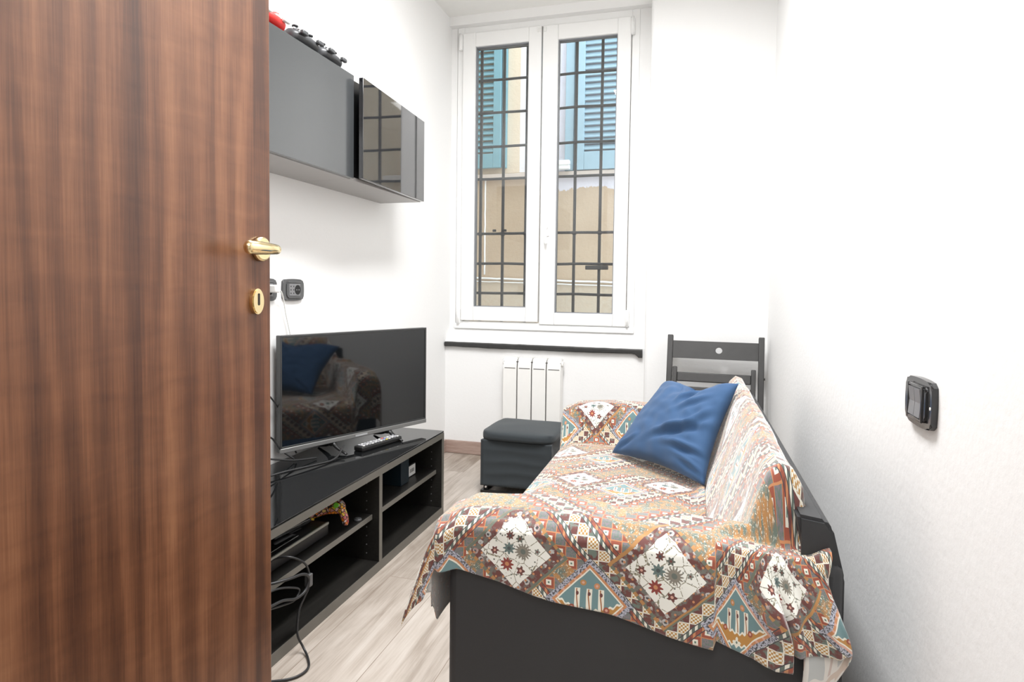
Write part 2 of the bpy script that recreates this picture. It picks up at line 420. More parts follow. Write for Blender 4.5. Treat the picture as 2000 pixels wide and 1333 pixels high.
def wall_hall():
    bm = bmesh.new(); bx(bm, -1.7, 1.4, -1.7, -1.6, 0, ZC); bx(bm, -1.7, -1.6, -1.6, .1, 0, ZC); bx(bm, 1.3, 1.4, -1.6, .1, 0, ZC); bx(bm, XR+.1, 1.3, .0, .1, 0, ZC); bx(bm, -1.6, XL-.1, 0, .1, 0, ZC); return bm
struct(obj('wall_hall', wall_hall(), m_wall))
struct(obj('baseboard_back', box(XL, XE, YB-.014, YB, 0, .08, bev=.004), m_base))
struct(obj('baseboard_left', box(XL, XL+.014, .22, YB-.014, 0, .08, bev=.004), m_base))

# window
def ring(bm, x0, x1, z0, z1, t, y0, y1, bev=.004, tb=None):
    tb = tb or t
    bx(bm, x0, x0+t, y0, y1, z0, z1, bev=bev); bx(bm, x1-t, x1, y0, y1, z0, z1, bev=bev)
    bx(bm, x0+t-.001, x1-t+.001, y0+.0007, y1, z1-t, z1-.0003, bev=bev); bx(bm, x0+t-.001, x1-t+.001, y0+.0007, y1, z0+.0003, z0+tb, bev=bev)
WY = 3.717
wf = bmesh.new(); ring(wf, -1.424, -.318, .775, 2.628, .045, WY+.018, WY+.085)
win = struct(obj('window_1', wf, m_frame))
def sash(x0, x1, z0, z1, gx0, gx1, gz0, gz1):
    bm = bmesh.new(); y0, y1 = WY, WY+.07
    bx(bm, x0, gx0, y0, y1, z0, z1, bev=.005); bx(bm, gx1, x1, y0, y1, z0, z1, bev=.005)
    bx(bm, gx0-.001, gx1+.001, y0+.0006, y1, gz1, z1-.0004, bev=.005); bx(bm, gx0-.001, gx1+.001, y0+.0006, y1, z0+.0004, gz0, bev=.005)
    s = obj('sash', bm, m_frame, win)
    g = bmesh.new(); ring(g, gx0-.001, gx1+.001, gz0-.001, gz1+.001, .006, y0+.014, y0+.05, bev=0); obj('gasket', g, m_gasket, s)
    obj('glass_pane', box(gx0, gx1, y0+.03, y0+.036, gz0, gz1), m_glass, s)
    return s
sl = sash(-1.385, -.890, .825, 2.585, -1.302, -.968, .912, 2.499)
sr = sash(-.882, -.366, .812, 2.582, -.789, -.443, .884, 2.494)
for x, z, s in ((-1.396, 2.53, 1), (-.357, 2.525, 1), (-1.396, .85, 1), (-.357, .86, 1)):
    bm = bmesh.new(); bx(bm, x-.011, x+.011, WY-.012, WY+.02, z-.045, z+.045, bev=.004); cyl(bm, (x, WY-.012, z-.05), (0, 0, 1), .007, .10, 10)
    obj('hinge', bm, m_frame, win)
for x in (-.905, -.868):
    obj('catch', box(x-.008, x+.008, WY-.006, WY+.002, 2.545, 2.572, bev=.002), m_whitepl, win)
hb = bmesh.new(); bx(hb, -.855, -.825, WY-.01, WY+.001, 1.34, 1.41, bev=.004); cyl(hb, (-.84, WY-.008, 1.392), (0, -1, 0), .009, .03, 14)
tube(hb, spline([(-.84, WY-.036, 1.396), (-.84, WY-.04, 1.35), (-.838, WY-.036, 1.29)], 5), [.009]*11, 10, sy=.7)
obj('window_handle', hb, m_frame, sr)
obj('lower_ledge', box(-1.424, -.318, WY-.004, WY+.02, .775, .806, bev=.003), m_frame, win)

# black batten under the window
bm = bmesh.new()
n = 60; ringz = []
for i in range(n+1):
    x = -1.458+(i/n)*(1.458-.262); tt = i/n
    z0 = .667-.006*math.sin(tt*3)+.002*noise.noise(Vector((x*14, 1, 0)))+(-.022 if i >= n-1 else -.004*(tt > .96)); z1 = .694+.0015*noise.noise(Vector((x*20, 5, 0)))-.004*tt
    y0 = YB-.030+.002*noise.noise(Vector((x*9, 3, 2)))
    ringz.append([bm.verts.new(Vector(c)) for c in ((x, y0+.004, z0), (x, y0, z0+.006), (x, y0, z1-.006), (x, y0+.005, z1), (x, YB+.002, z1), (x, YB+.002, z0))])
for p, q in zip(ringz, ringz[1:]):
    for k in range(6): bm.faces.new((p[k], p[(k+1) % 6], q[(k+1) % 6], q[k]))
bm.faces.new(ringz[0]); bm.faces.new(ringz[-1][::-1])
tag(obj('wall_batten', bm, m_batten), 'long black painted batten on the wall under the window', 'batten')

# ------------------------------------------------------------------ DOOR
DX = -.83
dm = bmesh.new(); bx(dm, DX-.04, DX, .213, 1.113, .008, 2.10, bev=.0025)
door = struct(obj('door_1', dm, m_door))
hd = bmesh.new(); cyl(hd, (DX, 1.078, 1.100), (1, 0, 0), .0245, .012, 40, bev=.004)
ros = obj('rosette', hd, m_brass, door)
lv = bmesh.new()
p = spline([(DX+.008, 1.080, 1.098), (DX+.034, 1.080, 1.098), (DX+.048, 1.070, 1.098), (DX+.052, 1.04, 1.098), (DX+.050, 1.005, 1.098), (DX+.046, .980, 1.098)], 6)
rad = [.0085+.0045*min(1, max(0, (i-10)/14)) for i in range(len(p))]; rad[-1] = .006; rad[-2] = .0115
tube(lv, p, rad, 18, sx=1.0, sy=.85)
obj('lever', lv, m_brass, door, True)
ke = bmesh.new()
pts = [(DX, 1.064+.0175*math.cos(2*math.pi*k/40), .996+.0255*math.sin(2*math.pi*k/40)) for k in range(40)]
extrude_poly(ke, pts, (.008, 0, 0)); 
top = [(DX+.008, 1.064+.0155*math.cos(2*math.pi*k/40), .996+.0235*math.sin(2*math.pi*k/40)) for k in range(40)]; extrude_poly(ke, top, (.002, 0, 0))
esc = obj('keyhole_plate', ke, m_brass, door)
kh = bmesh.new(); pts = [(DX+.0101, 1.064+a, 1.000+b_) for a, b_ in rrect(.006, .024, .0029)]; extrude_poly(kh, pts, (.0004, 0, 0)); obj('keyhole', kh, m_keyhole, esc)

# ------------------------------------------------------------------ EXTERIOR
GY = 3.95
gr = thing('window_grille', 'dark iron security grille of square bars outside the window', 'window grille', (-.9, GY, .78))
GX = [-1.337, -1.185, -1.032, -.875, -.717, -.558, -.40]
def gbm(): return bmesh.new()
for i, x in enumerate(GX):
    bm = gbm(); bx(bm, x-.0085+.9, x+.0085+.9, -.0085, .0085, 0, 1.88, bev=.003)
    for zc in (.60, 1.38-.78+.0): bx(bm, x-.012+.9, x+.012+.9, -.012, .012, zc-.012, zc+.012, bev=.003)
    obj('vertical_bar', bm, m_iron, gr)
for z in (2.561, 2.361, 2.153, 1.938, 1.732, 1.38, 1.185, .995):
    bm = gbm(); pts = [(xx+.9, -.014+.001*random.uniform(-1, 1), z-.78+.004*noise.noise(Vector((xx*5, z*3, 0)))) for xx in [-1.44+.04*k for k in range(29)]]
    tube(bm, pts, .0085, 8)
    if z == 1.38:
        for xx in (-1.235, -1.165): cyl(bm, (xx+.9, -.022, z-.78+.012), (0, 0, 1), .012, .014, 12)
    obj('horizontal_bar', bm, m_iron, gr)
bm = bmesh.new(); bx(bm, -.64+.9, -.50+.9, -.03, .0, 1.150-.78, 1.175-.78, bev=.004); obj('latch_plate', bm, m_iron, gr)
FY = 5.5
def facade_mat():
    m, nt, b = new_mat('alley_render'); t = nd('ShaderNodeTexCoord'); sp = nd('ShaderNodeSeparateXYZ'); ln(t.outputs['Object'], sp.inputs[0]); x, y, z = (X(o) for o in sp.outputs)
    n1 = noise_t(t.outputs['Object'], 2.5, 5, .6); n2 = noise_t(t.outputs['Object'], 30, 4, .6)
    och = mixc(X(n1.outputs[0]), (.36, .255, .165), (.52, .40, .275)); och = mixc(X(n2.outputs[0])*.3, och, (.62, .51, .38))
    edge = x.gt(-1.35)*x.lt(-.5)*z.gt(1.90+(X(noise_t(t.outputs['Object'], 9, 4, .7).outputs[0])-.5)*.16)  # ragged pale area: reflection in the right pane, painted into the wall colour
    edge2 = z.gt(2.06)*x.lt(-.5)
    pale = mixc(X(n1.outputs[0]), (.55, .53, .58), (.66, .64, .68))
    beige = mixc(x.lt(-1.50), (.74, .72, .74), (.66, .54, .40))
    pale = mixc(x.gt(-1.35), beige, pale)
    c = mixc(edge.max(edge2), och, pale)
    low = (z.lt(1.02+X(n1.outputs[0])*.12)); c = mixc(low*X(n2.outputs[0])*.8, c, (.50, .46, .38))
    ln(c, b.inputs['Base Color']); b.inputs['Roughness'].default_value = .9
    bump(n2.outputs[0], .5, .01, b.inputs['Normal']); return m
fac = struct(obj('wall_alley', box(-5.5, 3, FY, FY+.3, -1.5, 6.0), facade_mat()))
struct(obj('wall_outer', box(-5.5, XL-.1, 3.9, 3.98, -1.5, 5.5), plain('outer_render', (.62, .50, .36), .9)))
struct(obj('ground_alley', box(-5.5, 3, 3.98, FY, -1.5, -1.4), plain('alley_paving', (.3, .29, .27), .9)))
m_teal = plain('teal_shutter_paint', (.14, .30, .345), .5, var=.1)
m_teal2 = plain('pale_teal_shutter_paint', (.27, .385, .44), .5, var=.1)
def shutter(name, x0, x1, z0, z1, rot, mat, label, fr=.07, pitch=.052):
    t = thing(name, label, 'shutter', (x0, FY-.05, z0), rot, 'teal window shutters across the alley')
    W, H = x1-x0, z1-z0
    bm = bmesh.new(); bx(bm, 0, fr, -.02, .02, 0, H, bev=.004); bx(bm, W-fr, W, -.02, .02, 0, H, bev=.004)
    bx(bm, fr, W-fr, -.0195, .0195, H-fr*1.3, H, bev=.004); bx(bm, fr, W-fr, -.0195, .0195, 0, fr*1.8, bev=.004); bx(bm, fr, W-fr, -.0195, .0195, H*.5-.03, H*.5+.03, bev=.004) if H > 3 else None
    obj('shutter_frame', bm, mat, t)
    sm = bmesh.new(); z = fr*1.8+.02
    while z < H-fr*1.3-.01:
        extrude_poly(sm, [(fr-.005, -.018, z), (fr-.005, -.012, z-.006), (fr-.005, .018, z+.034), (fr-.005, .012, z+.040)], (W-2*fr+.01, 0, 0)); z += pitch
    o = obj('slats', sm, mat, t); o['kind'] = 'stuff'
    return t
shutter('shutter', -2.0, -1.66, 2.10, 3.30, 0, m_teal, 'teal louvred shutter seen through the left window sash')
shutter('shutter', -1.0, -.50, 2.05, 3.45, 0, m_teal2, 'pale teal louvred shutter seen through the right window sash', fr=.085)
tag(obj('shutter_post', box(-1.655, -1.615, FY-.045, FY, 2.10, 3.45, bev=.004), m_teal), 'teal upright jamb beside the left shutter across the alley', 'window jamb')
tag(obj('shutter_post', box(-1.085, -1.01, FY-.045, FY, 2.05, 3.45, bev=.004), m_teal2), 'pale teal upright jamb beside the right shutter across the alley', 'window jamb')
tag(obj('stone_ledge', box(-2.6, 0, FY-.06, FY, 2.0, 2.045, bev=.006), plain('ledge_stone', (.50, .42, .36), .8)), 'beige stone ledge running below the teal shutters outside', 'ledge')
bm = bmesh.new(); bx(bm, -1.20, -1.03, FY-.12, FY-.061, 2.055, 2.13, bev=.006); bx(bm, -1.20, -1.03, FY-.13, FY-.055, 2.09, 2.096)
tag(obj('junction_box', bm, m_whitepl), 'small white box on the wall ledge seen through the right sash', 'box')
bm = bmesh.new(); tube(bm, [(-2.6+.06*k, FY-.012, 1.135-.0014*k*1.0+.006*noise.noise(Vector((k*.7, 0, 0)))) for k in range(45)], .008, 8); tube(bm, [(-2.6+.06*k, FY-.012, 1.105-.0014*k+.004*noise.noise(Vector((k*.7, 9, 0)))) for k in range(45)], .005, 6)
tag(obj('conduit', bm, m_whitepl), 'white cable run crossing the ochre wall low behind the grille', 'cable')
bm = bmesh.new(); tube(bm, [(-1.815+.004*noise.noise(Vector((0, k*.6, 0))), FY-.012, 1.15+.05*k) for k in range(18)], .007, 8)
tag(obj('conduit', bm, m_whitepl), 'white cable running up the ochre wall behind the left sash', 'cable')

# ------------------------------------------------------------------ RADIATOR
ra = thing('radiator', 'small white four-section radiator under the window', 'radiator', (-1.061, 3.655, 0))
for k in range(4):
    x0 = k*.0875; bm = bmesh.new()
    prof = [(0, .12), (-.080, .12), (-.085, .13), (-.085, .555), (-.085, .56), (-.083, .585), (-.070, .612), (-.055, .620), (0, .620)]
    extrude_poly(bm, [(x0+.0035, y, z) for y, z in prof], (.0805, 0, 0))
    bmesh.ops.bevel(bm, geom=[e for e in bm.edges if abs(e.verts[0].co.x-e.verts[1].co.x) < 1e-5], offset=.0035, segments=2, affect='EDGES')
    s = obj('section', bm, m_rad, ra)
    obj('slot', box(x0+.012, x0+.077, -.0862, -.084, .5585, .5625), m_radgap, s)
obj('core', box(.004, .346, -.075, -.01, .14, .60), m_radgap, ra)
for x_, d_ in ((.358, -1), (-.008, 1)):
    bm = bmesh.new(); cyl(bm, (x_, -.045, .59), (d_, 0, 0), .017, .012, 18); obj('end_plug', bm, m_rad, ra)
bm = bmesh.new(); tube(bm, [(.36, -.03, .16), (.385, -.03, .16), (.39, -.03, .14), (.39, -.03, .0)], .008, 10); tube(bm, [(.345, -.03, .16), (.365, -.03, .16)], .012, 10); obj('pipe', bm, m_rad, ra)
ra.location.y = 3.655

# ------------------------------------------------------------------ WALL CABINETS
def cabinet(x1, y0, y1, z0, z1, label, front, gap=.003, ajar=0):
    t = thing('wall_cabinet', label, 'cabinet', (XL, (y0+y1)/2, z0), 0, 'black cabinets hung on the left wall')
    D = x1-XL; h = z1-z0; a, b_ = y0-(y0+y1)/2, y1-(y0+y1)/2
    obj('carcass', box(0, D-.020, a, b_, .012, h, bev=.0012), m_black, t)
    obj('bottom_panel', box(0, D-.019, a, b_, 0, .0125, bev=.0008), m_cabunder, t)
    bm = box(-.018, 0, -(b_-a)+.002, -.001, .002, h-.001, bev=.0015)
    obj('cabinet_door', bm, front, t, loc=(D, b_, 0), rot=(0, 0, ajar))
    return t
cabinet(-1.233, .95, 2.150, 1.432, 1.818, 'long black wall cabinet with a satin grey-black front, nearer the door', m_glossgrey)
c2 = cabinet(-1.232, 2.151, 2.800, 1.432, 1.810, 'glossy black wall cabinet reflecting the window bars, nearer the window', m_glossblack, ajar=R(3.1))
# ------------------------------------------------------------------ GAMEPADS
def gamepad(name, label, loc, rz, mbody, mstick, group, pose=(0, 0), graffiti=False):
    t = thing(name, label, 'game controller', loc, rz, group); t.rotation_euler = (pose[0], pose[1], rz)
    bm = bmesh.new()
    # body along local x: grips left and right
    prof = [(-.076, .012, .018), (-.064, .028, .022), (-.040, .030, .020), (0, .028, .018), (.040, .030, .020), (.064, .028, .022), (.076, .012, .018)]
    rings = []
    for x, ry, rz_ in prof:
        rings.append([bm.verts.new((x, .012*(1-abs(x)/.07)+ry*math.cos(a_), .021+rz_*math.sin(a_)*.9)) for a_ in [2*math.pi*k/16 for k in range(16)]])
    for p_, q in zip(rings, rings[1:]):
        for k in range(16): bm.faces.new((p_[k], p_[(k+1) % 16], q[(k+1) % 16], q[k]))
    bm.faces.new(rings[0][::-1]); bm.faces.new(rings[-1])
    body = obj('shell', bm, mbody, t, True); md = body.modifiers.new('s', 'SUBSURF'); md.levels = md.render_levels = 2
    for s in (-1, 1):
        g = bmesh.new(); tube(g, spline([(s*.055, 0, .02), (s*.066, -.04, .016), (s*.068, -.072, .012)], 5), [.021, .020, .019, .019, .018, .018, .017, .016, .015, .013, .007], 14, sy=.85)
        obj('grip', g, mbody, t, True)
        g = bmesh.new(); cyl(g, (s*.042, .004, .034), (0, 0, 1), .0065, .020, 14); cyl(g, (s*.042, .004, .052), (0, 0, 1), .0105, .005, 18, bev=.002); obj('thumbstick', g, mstick, t)
        g = bmesh.new(); bx(g, s*.045-.016, s*.045+.016, .034, .048, .020, .034, bev=.004); obj('trigger', g, mstick, t)
    g = bmesh.new()
    for dx, dy in ((0, .01), (0, -.01), (.01, 0), (-.01, 0)): cyl(g, (.052+dx, .014+dy, .036), (0, 0, 1), .004, .006, 12)
    obj('buttons', g, m_padgrey, t)
    return t
ZT = 1.8185
gamepad('game_controller', 'red game controller on the wall cabinet, next to the door edge', (-1.262, 1.675, ZT), R(-90), m_red, m_whitepl, 'controllers on the wall cabinet')
gamepad('game_controller', 'dark grey game controller on the wall cabinet, middle one of the three', (-1.264, 1.862, ZT), R(-90), m_gpad, m_gpad, 'controllers on the wall cabinet')
gamepad('game_controller', 'dark grey game controller on the wall cabinet, farthest from the red one', (-1.266, 2.020, ZT), R(-86), m_gpad, m_gpad, 'controllers on the wall cabinet')

# ------------------------------------------------------------------ TV BENCH
BX1, BY0, BY1, BH = -1.062, 1.36, 2.652, .38
tb = thing('tv_bench', 'low black-brown open TV bench with four shelf bays along the left wall', 'tv bench', (XL, 2.0, 0))
def o_(x): return x-XL
x0, x1 = o_(XL+.016), o_(BX1)
ya, yb = BY0-2, BY1-2; ym = 2.045-2
obj('top_panel', box(x0, x1-.002, ya, yb, BH-.030, BH-.006, bev=.001), [m_blackwood], tb)
obj('glass_top', box(x0, x1, ya, yb, BH-.006, BH, bev=.0012), m_topglass, tb)
obj('bottom_panel', box(x0, x1, ya, yb, .0, .034, bev=.001), m_blackwood, tb)
for nm, (a, b_) in (('side_panel', (ya, ya+.022)), ('side_panel', (yb-.022, yb)), ('divider', (ym-.011, ym+.011))):
    obj(nm, box(x0, x1, a, b_, .034, BH-.030, bev=.001), m_blackwood, tb)
obj('back_panel', box(x0, x0+.006, ya+.022, yb-.022, .034, BH-.03), m_black, tb)
for (a, b_) in ((ya+.022, ym-.011), (ym+.011, yb-.022)):
    obj('shelf', box(x0+.006, x1-.028, a+.001, b_-.001, .187, .205, bev=.001), m_blackwood, tb)
# lighter front edging strips
def edge(a, b_, z0, z1, xx=x1): return box(xx-.0005, xx+.0012, a, b_, z0, z1)
obj('edge_strip', edge(ya, yb, BH-.031, BH-.007), m_benchedge, tb); obj('edge_strip', edge(ya, yb, .0, .034), m_benchedge, tb)
obj('edge_strip', edge(ym-.011, ym+.011, .034, BH-.031), m_benchedge, tb); obj('edge_strip', edge(yb-.022, yb, .034, BH-.031), m_benchedge, tb)
for (a, b_) in ((ya+.022, ym-.011), (ym+.011, yb-.022)): obj('edge_strip', edge(a+.001, b_-.001, .187, .205, x1-.028), m_benchedge, tb)
for yy in (ym-.0112, yb-.0222):
    bm = bmesh.new()
    for xx in (x1-.05,):
        for k in range(9):
            b2 = bmesh.new(); cyl(b2, (xx, yy, .06+k*.032), (0, -1, 0), .0024, .0008, 8); obj('pin_hole', b2, m_module, tb)
    bm.free()

# ------------------------------------------------------------------ TELEVISION
TVA = R(67.82)
tv = thing('television', 'flat black television on two feet on the bench', 'television', (-1.417, 1.953, .380), TVA)
# local: x along the screen, -y faces the viewer
bm = bmesh.new(); bx(bm, 0, .731, .004, .028, .037, .467, bev=.003); obj('housing', bm, m_tvplastic, tv)
bm = bmesh.new(); bx(bm, .10, .63, .028, .062, .07, .34, bev=.014, seg=3); obj('rear_bulge', bm, m_tvplastic, tv)
bm = bmesh.new(); ring(bm, 0, .731, .052, .467, .008, 0, .006, bev=.001); obj('bezel', bm, m_tvplastic, tv)
obj('screen', box(.0075, .7235, .0025, .006, .055, .4595), m_screen, tv)
obj('lower_lip', box(0, .731, -.003, .006, .037, .054, bev=.002), m_tvlip, tv)
obj('badge', box(.335, .395, -.0036, -.002, .0415, .0485), m_padgrey, tv)
for fx in (.235, .52):
    bm = bmesh.new()
    for sy in (-1, 1):
        pts = [(fx, .014, .040), (fx, .014+sy*.03, .020), (fx+ .004*sy, .014+sy*.095, .0045)]
        tube(bm, spline(pts, 5), [.009, .009, .009, .0085, .008, .008, .0075, .007, .006, .0055, .0045], 8, sx=.8, sy=1.2)
    bx(bm, fx-.012, fx+.012, .004, .026, .022, .042, bev=.003)
    obj('foot', bm, m_black, tv)

# remote control
rm = thing('remote_control', 'black remote control with pale buttons lying in front of the television', 'remote control', (-1.212, 2.315, BH), R(75))
obj('casing', box(-.118, .118, -.024, .024, .0, .020, bev=.006, seg=3), m_black, rm)
cols = [plain('btn_white', (.75, .75, .73), .4), plain('btn_grey', (.4, .4, .42), .4), plain('btn_yellow', (.75, .6, .1), .4), plain('btn_blue', (.15, .25, .6), .4), plain('btn_red', (.6, .08, .06), .4)]
for r_ in range(13):
    for c_ in range(3):
        mm = cols[1] if (r_+c_) % 3 else cols[0]
        if r_ == 8: mm = cols[2+c_]
        obj('button', box(-.104+r_*.0165, -.104+r_*.0165+.0105, -.017+c_*.0125, -.017+c_*.0125+.0085, .0195, .0225, bev=.001, seg=1), mm, rm)
# console on left shelf
cn = thing('game_console', 'flat black game console with a grey front edge on the left bench shelf', 'game console', (-1.283, 1.655, .206))
obj('body', box(-.14, .155, -.18, .155, .004, .046, bev=.006, seg=3), m_black, cn)
obj('front_trim', box(.150, .1565, -.178, .153, .040, .0475, bev=.001), m_modulelight, cn)
obj('lid', box(-.13, .135, -.17, .02, .046, .052, bev=.003), m_glossblack, cn)
sb = thing('sensor_bar', 'slim black motion sensor bar lying on top of the game console', 'sensor bar', (-1.19, 1.70, .2535), R(84))
bm = bmesh.new(); bx(bm, -.095, .075, -.014, .014, .003, .023, bev=.007, seg=3); obj('bar', bm, m_glossblack, sb)
bm = bmesh.new(); bx(bm, -.03, .03, -.012, .012, 0, .004, bev=.001); obj('stand', bm, m_black, sb)
def graffiti():
    m, nt, b = new_mat('graffiti_print'); v = texco(); vo = nd('ShaderNodeTexVoronoi'); ln(v, vo.inputs[0]); vo.inputs['Scale'].default_value = 85
    n = noise_t(v, 60, 3, .6); e = nd('ShaderNodeTexVoronoi'); e.feature = 'DISTANCE_TO_EDGE'; ln(v, e.inputs[0]); e.inputs['Scale'].default_value = 85
    sep = nd('ShaderNodeSeparateColor'); ln(vo.outputs['Color'], sep.inputs[0])
    c = ramp(sep.outputs[0], [(0, (.75, .15, .02)), (.25, (.85, .35, .03)), (.45, (.7, .6, .05)), (.6, (.75, .35, .35)), (.8, (.4, .03, .03)), (1, (.75, .7, .65))])
    c = mixc(X(e.outputs[0]).lt(.09), c, (.02, .015, .015)); ln(c, b.inputs['Base Color']); b.inputs['Roughness'].default_value = .3; return m
gp = gamepad('game_controller', 'game controller with an orange and yellow graffiti print standing on the bench shelf', (-1.172, 1.868, .2655), R(28), graffiti(), plain('green_knob', (.15, .5, .03), .4), 'controllers', pose=(R(62), R(-8)))
gp.scale = (.86, .86, .86)
bm = bmesh.new(); cyl(bm, (0, 0, 0), (0, 0, 1), .014, .008, 24, bev=.003); cyl(bm, (0, 0, .008), (0, 0, 1), .008, .002, 24)
o = obj('round_stud', bm, m_anthr); o.location = (-1.108, 1.962, .205); tag(o, 'small round black cap lying at the right end of the left bench shelf', 'cap')
bb_ = thing('storage_box', 'dark blue box at the back of the upper right bench shelf', 'box', (-1.20, 2.40, .2055))
obj('carton', box(-.07, .07, -.045, .03, 0, .105, bev=.002), plain('dark_blue_card', (.012, .022, .030), .3), bb_)
sbx = thing('small_box', 'small box with a white barcode label on the upper right bench shelf', 'box', (-1.18, 2.50, .2055))
obj('carton', box(-.055, .028, -.030, .045, 0, .052, bev=.0015), m_black, sbx)
lb = obj('label_panel', box(.0283, .0292, -.026, .040, .004, .048), m_whitepl, sbx)
bm = bmesh.new()
for k in range(9): bx(bm, .0293, .0296, -.014+k*.0045, -.014+k*.0045+random.choice((.0012, .0022)), .018, .034)
obj('barcode', bm, m_black, lb)

# ------------------------------------------------------------------ SOCKETS, SWITCH
def plate(name, label, cat, loc, ry, group, mod):
    # local: x across the plate, z up, -y out of the wall
    t = thing(name, label, cat, loc, ry, group)
    def layer(w_, h_, y0, y1, bulge, mat, nm, par):
        bm = bmesh.new(); pts = []
        N = 12
        for (sx, sz, ex, ez) in ((-1, -1, 1, -1), (1, -1, 1, 1), (1, 1, -1, 1), (-1, 1, -1, -1)):
            for k in range(N):
                tt = k/N; px = sx+(ex-sx)*tt; pz = sz+(ez-sz)*tt; s = math.sin(math.pi*tt)
                nx, nz = (0, sz) if sz == ez else (sx, 0)
                cr = .93 if k == 0 else 1
                pts.append(((px*w_/2*cr+nx*bulge*s), (pz*h_/2*cr+nz*bulge*s)))
        extrude_poly(bm, [(x, y0, z) for x, z in pts], (0, y1-y0, 0))
        es = [e for e in bm.edges if abs(e.verts[0].co.y-y1) < 1e-6 and abs(e.verts[1].co.y-y1) < 1e-6]
        bmesh.ops.bevel(bm, geom=es, offset=.003, segments=3, affect='EDGES')
        return obj(nm, bm, mat, par)
    layer(.124, .076, 0, -.010, .0035, m_anthr_gloss if mod == 'switch' else m_anthr, 'cover_plate', t)
    layer(.092, .058, -.0102, -.0135, .002, m_anthr_gloss if mod == 'switch' else m_anthr, 'inner_frame', t)
    return t
def socket(loc, label):
    t = plate('wall_socket', label, 'wall socket', loc, R(90), 'sockets on the left wall', 'socket')
    md = obj('module', box(-.034, .034, -.0150, -.0135, -.0225, .0225, bev=.0008), m_module, t)
    bm = bmesh.new()
    for cx in (-.025, -.008):
        for cz in (-.013, 0, .013): cyl(bm, (cx, -.0150, cz), (0, -1, 0), .0026, .0006, 10)
    obj('pin_holes', bm, m_hole, md)
    bm = bmesh.new(); cyl(bm, (.017, -.0150, 0), (0, -1, 0), .0185, .0006, 28); obj('round_socket', bm, m_hole, md)
    bm = bmesh.new()
    for cx in (.010, .024): cyl(bm, (cx, -.0156, 0), (0, -1, 0), .003, .0008, 10)
    obj('contact', bm, m_module, md)
    for z_ in (-.031, .026): obj('trim_bar', box(-.040, .040, -.0155, -.0135, z_, z_+.005, bev=.001), m_anthr, t)
    return t
socket((XL, 2.087, 1.012), 'dark grey wall socket with a round outlet, the one clear of the door')
socket((XL, 1.920, 1.012), 'dark grey wall socket with a white plug, half hidden by the door')
sw = plate('light_switch', 'anthracite light switch plate on the right wall', 'light switch', (XR, 1.232, .843), R(-90), None, 'switch')
bm = bmesh.new(); ring(bm, -.037, .037, -.031, .031, .006, -.0160, -.0125, bev=.002); obj('bezel', bm, m_anthr_gloss, sw)
for cx in (-.0145, .0145):
    bm = bmesh.new(); x0_, x1_ = cx-.0138, cx+.0138
    extrude_poly(bm, [(x0_, -.0135, -.024), (x0_, -.0160, -.024), (x0_, -.0140, 0), (x0_, -.0165, .024), (x0_, -.0135, .024)], (x1_-x0_, 0, 0)); obj('rocker', bm, m_module, sw)
bm = bmesh.new(); cyl(bm, (.060, -.0070, -.002), (0, -1, 0), .0028, .0035, 12); obj('screw_cap', bm, m_whitepl, sw)
# white plug and cable
wcb = thing('white_cable', 'thin white cable with a plug hanging from the left socket down behind the television', 'cable', (XL, 1.96, 1.0))
bm = bmesh.new(); bx(bm, .016, .052, -.040, -.010, .002, .030, bev=.005); obj('plug', bm, m_whitepl, wcb)
bm = bmesh.new(); tube(bm, spline([(.035, -.012, .012), (.03, .020, .006), (.018, .052, -.025), (.012, .075, -.08), (.012, .105, -.17), (.010, .125, -.26), (.012, .13, -.40)], 7), .0028, 8); obj('cord', bm, m_whitepl, wcb)

# power cable with ferrite
pc = thing('power_cable', 'black cable with a ferrite block hanging from the left shelf to the floor', 'cable', (-1.04, 1.55, 0))
P0 = [(-.08, -.10, .235), (-.06, -.06, .262), (-.02, -.045, .268), (.0, -.010, .240), (.0, .012, .205), (.002, .012, .165), (0, -.008, .140), (-.002, -.032, .110), (.004, -.048, .055), (.02, -.045, .018), (.045, -.062, .006), (.075, -.100, .005), (.078, -.135, .005), (.055, -.168, .005), (.0, -.195, .005), (-.06, -.20, .005)]
bm = bmesh.new(); tube(bm, spline(P0, 7), .0032, 8); obj('cord', bm, m_rubber, pc)
bm = bmesh.new(); bx(bm, -.008, .010, .002, .020, .163, .200, bev=.003); obj('ferrite_block', bm, m_anthr, pc)
lc = thing('cable_loop', 'loop of black cable lying over the front of the left shelf', 'cable', (-1.07, 1.50, .20))
bm = bmesh.new(); tube(bm, spline([(-.12, -.12, .02), (-.02, -.08, .022), (.02, -.03, .02), (.034, .03, .012), (.036, .055, -.012), (.034, .04, -.04), (.030, .0, -.045), (.024, -.05, -.028), (.02, -.11, -.02)], 7), .0042, 8)
tube(bm, spline([(.0, -.12, .012), (.016, -.06, .008), (.026, -.01, -.01), (.028, .02, -.03), (.026, .0, -.05), (.02, -.04, -.045), (.016, -.10, -.03)], 7), .003, 8)
obj('cord', bm, m_rubber, lc)
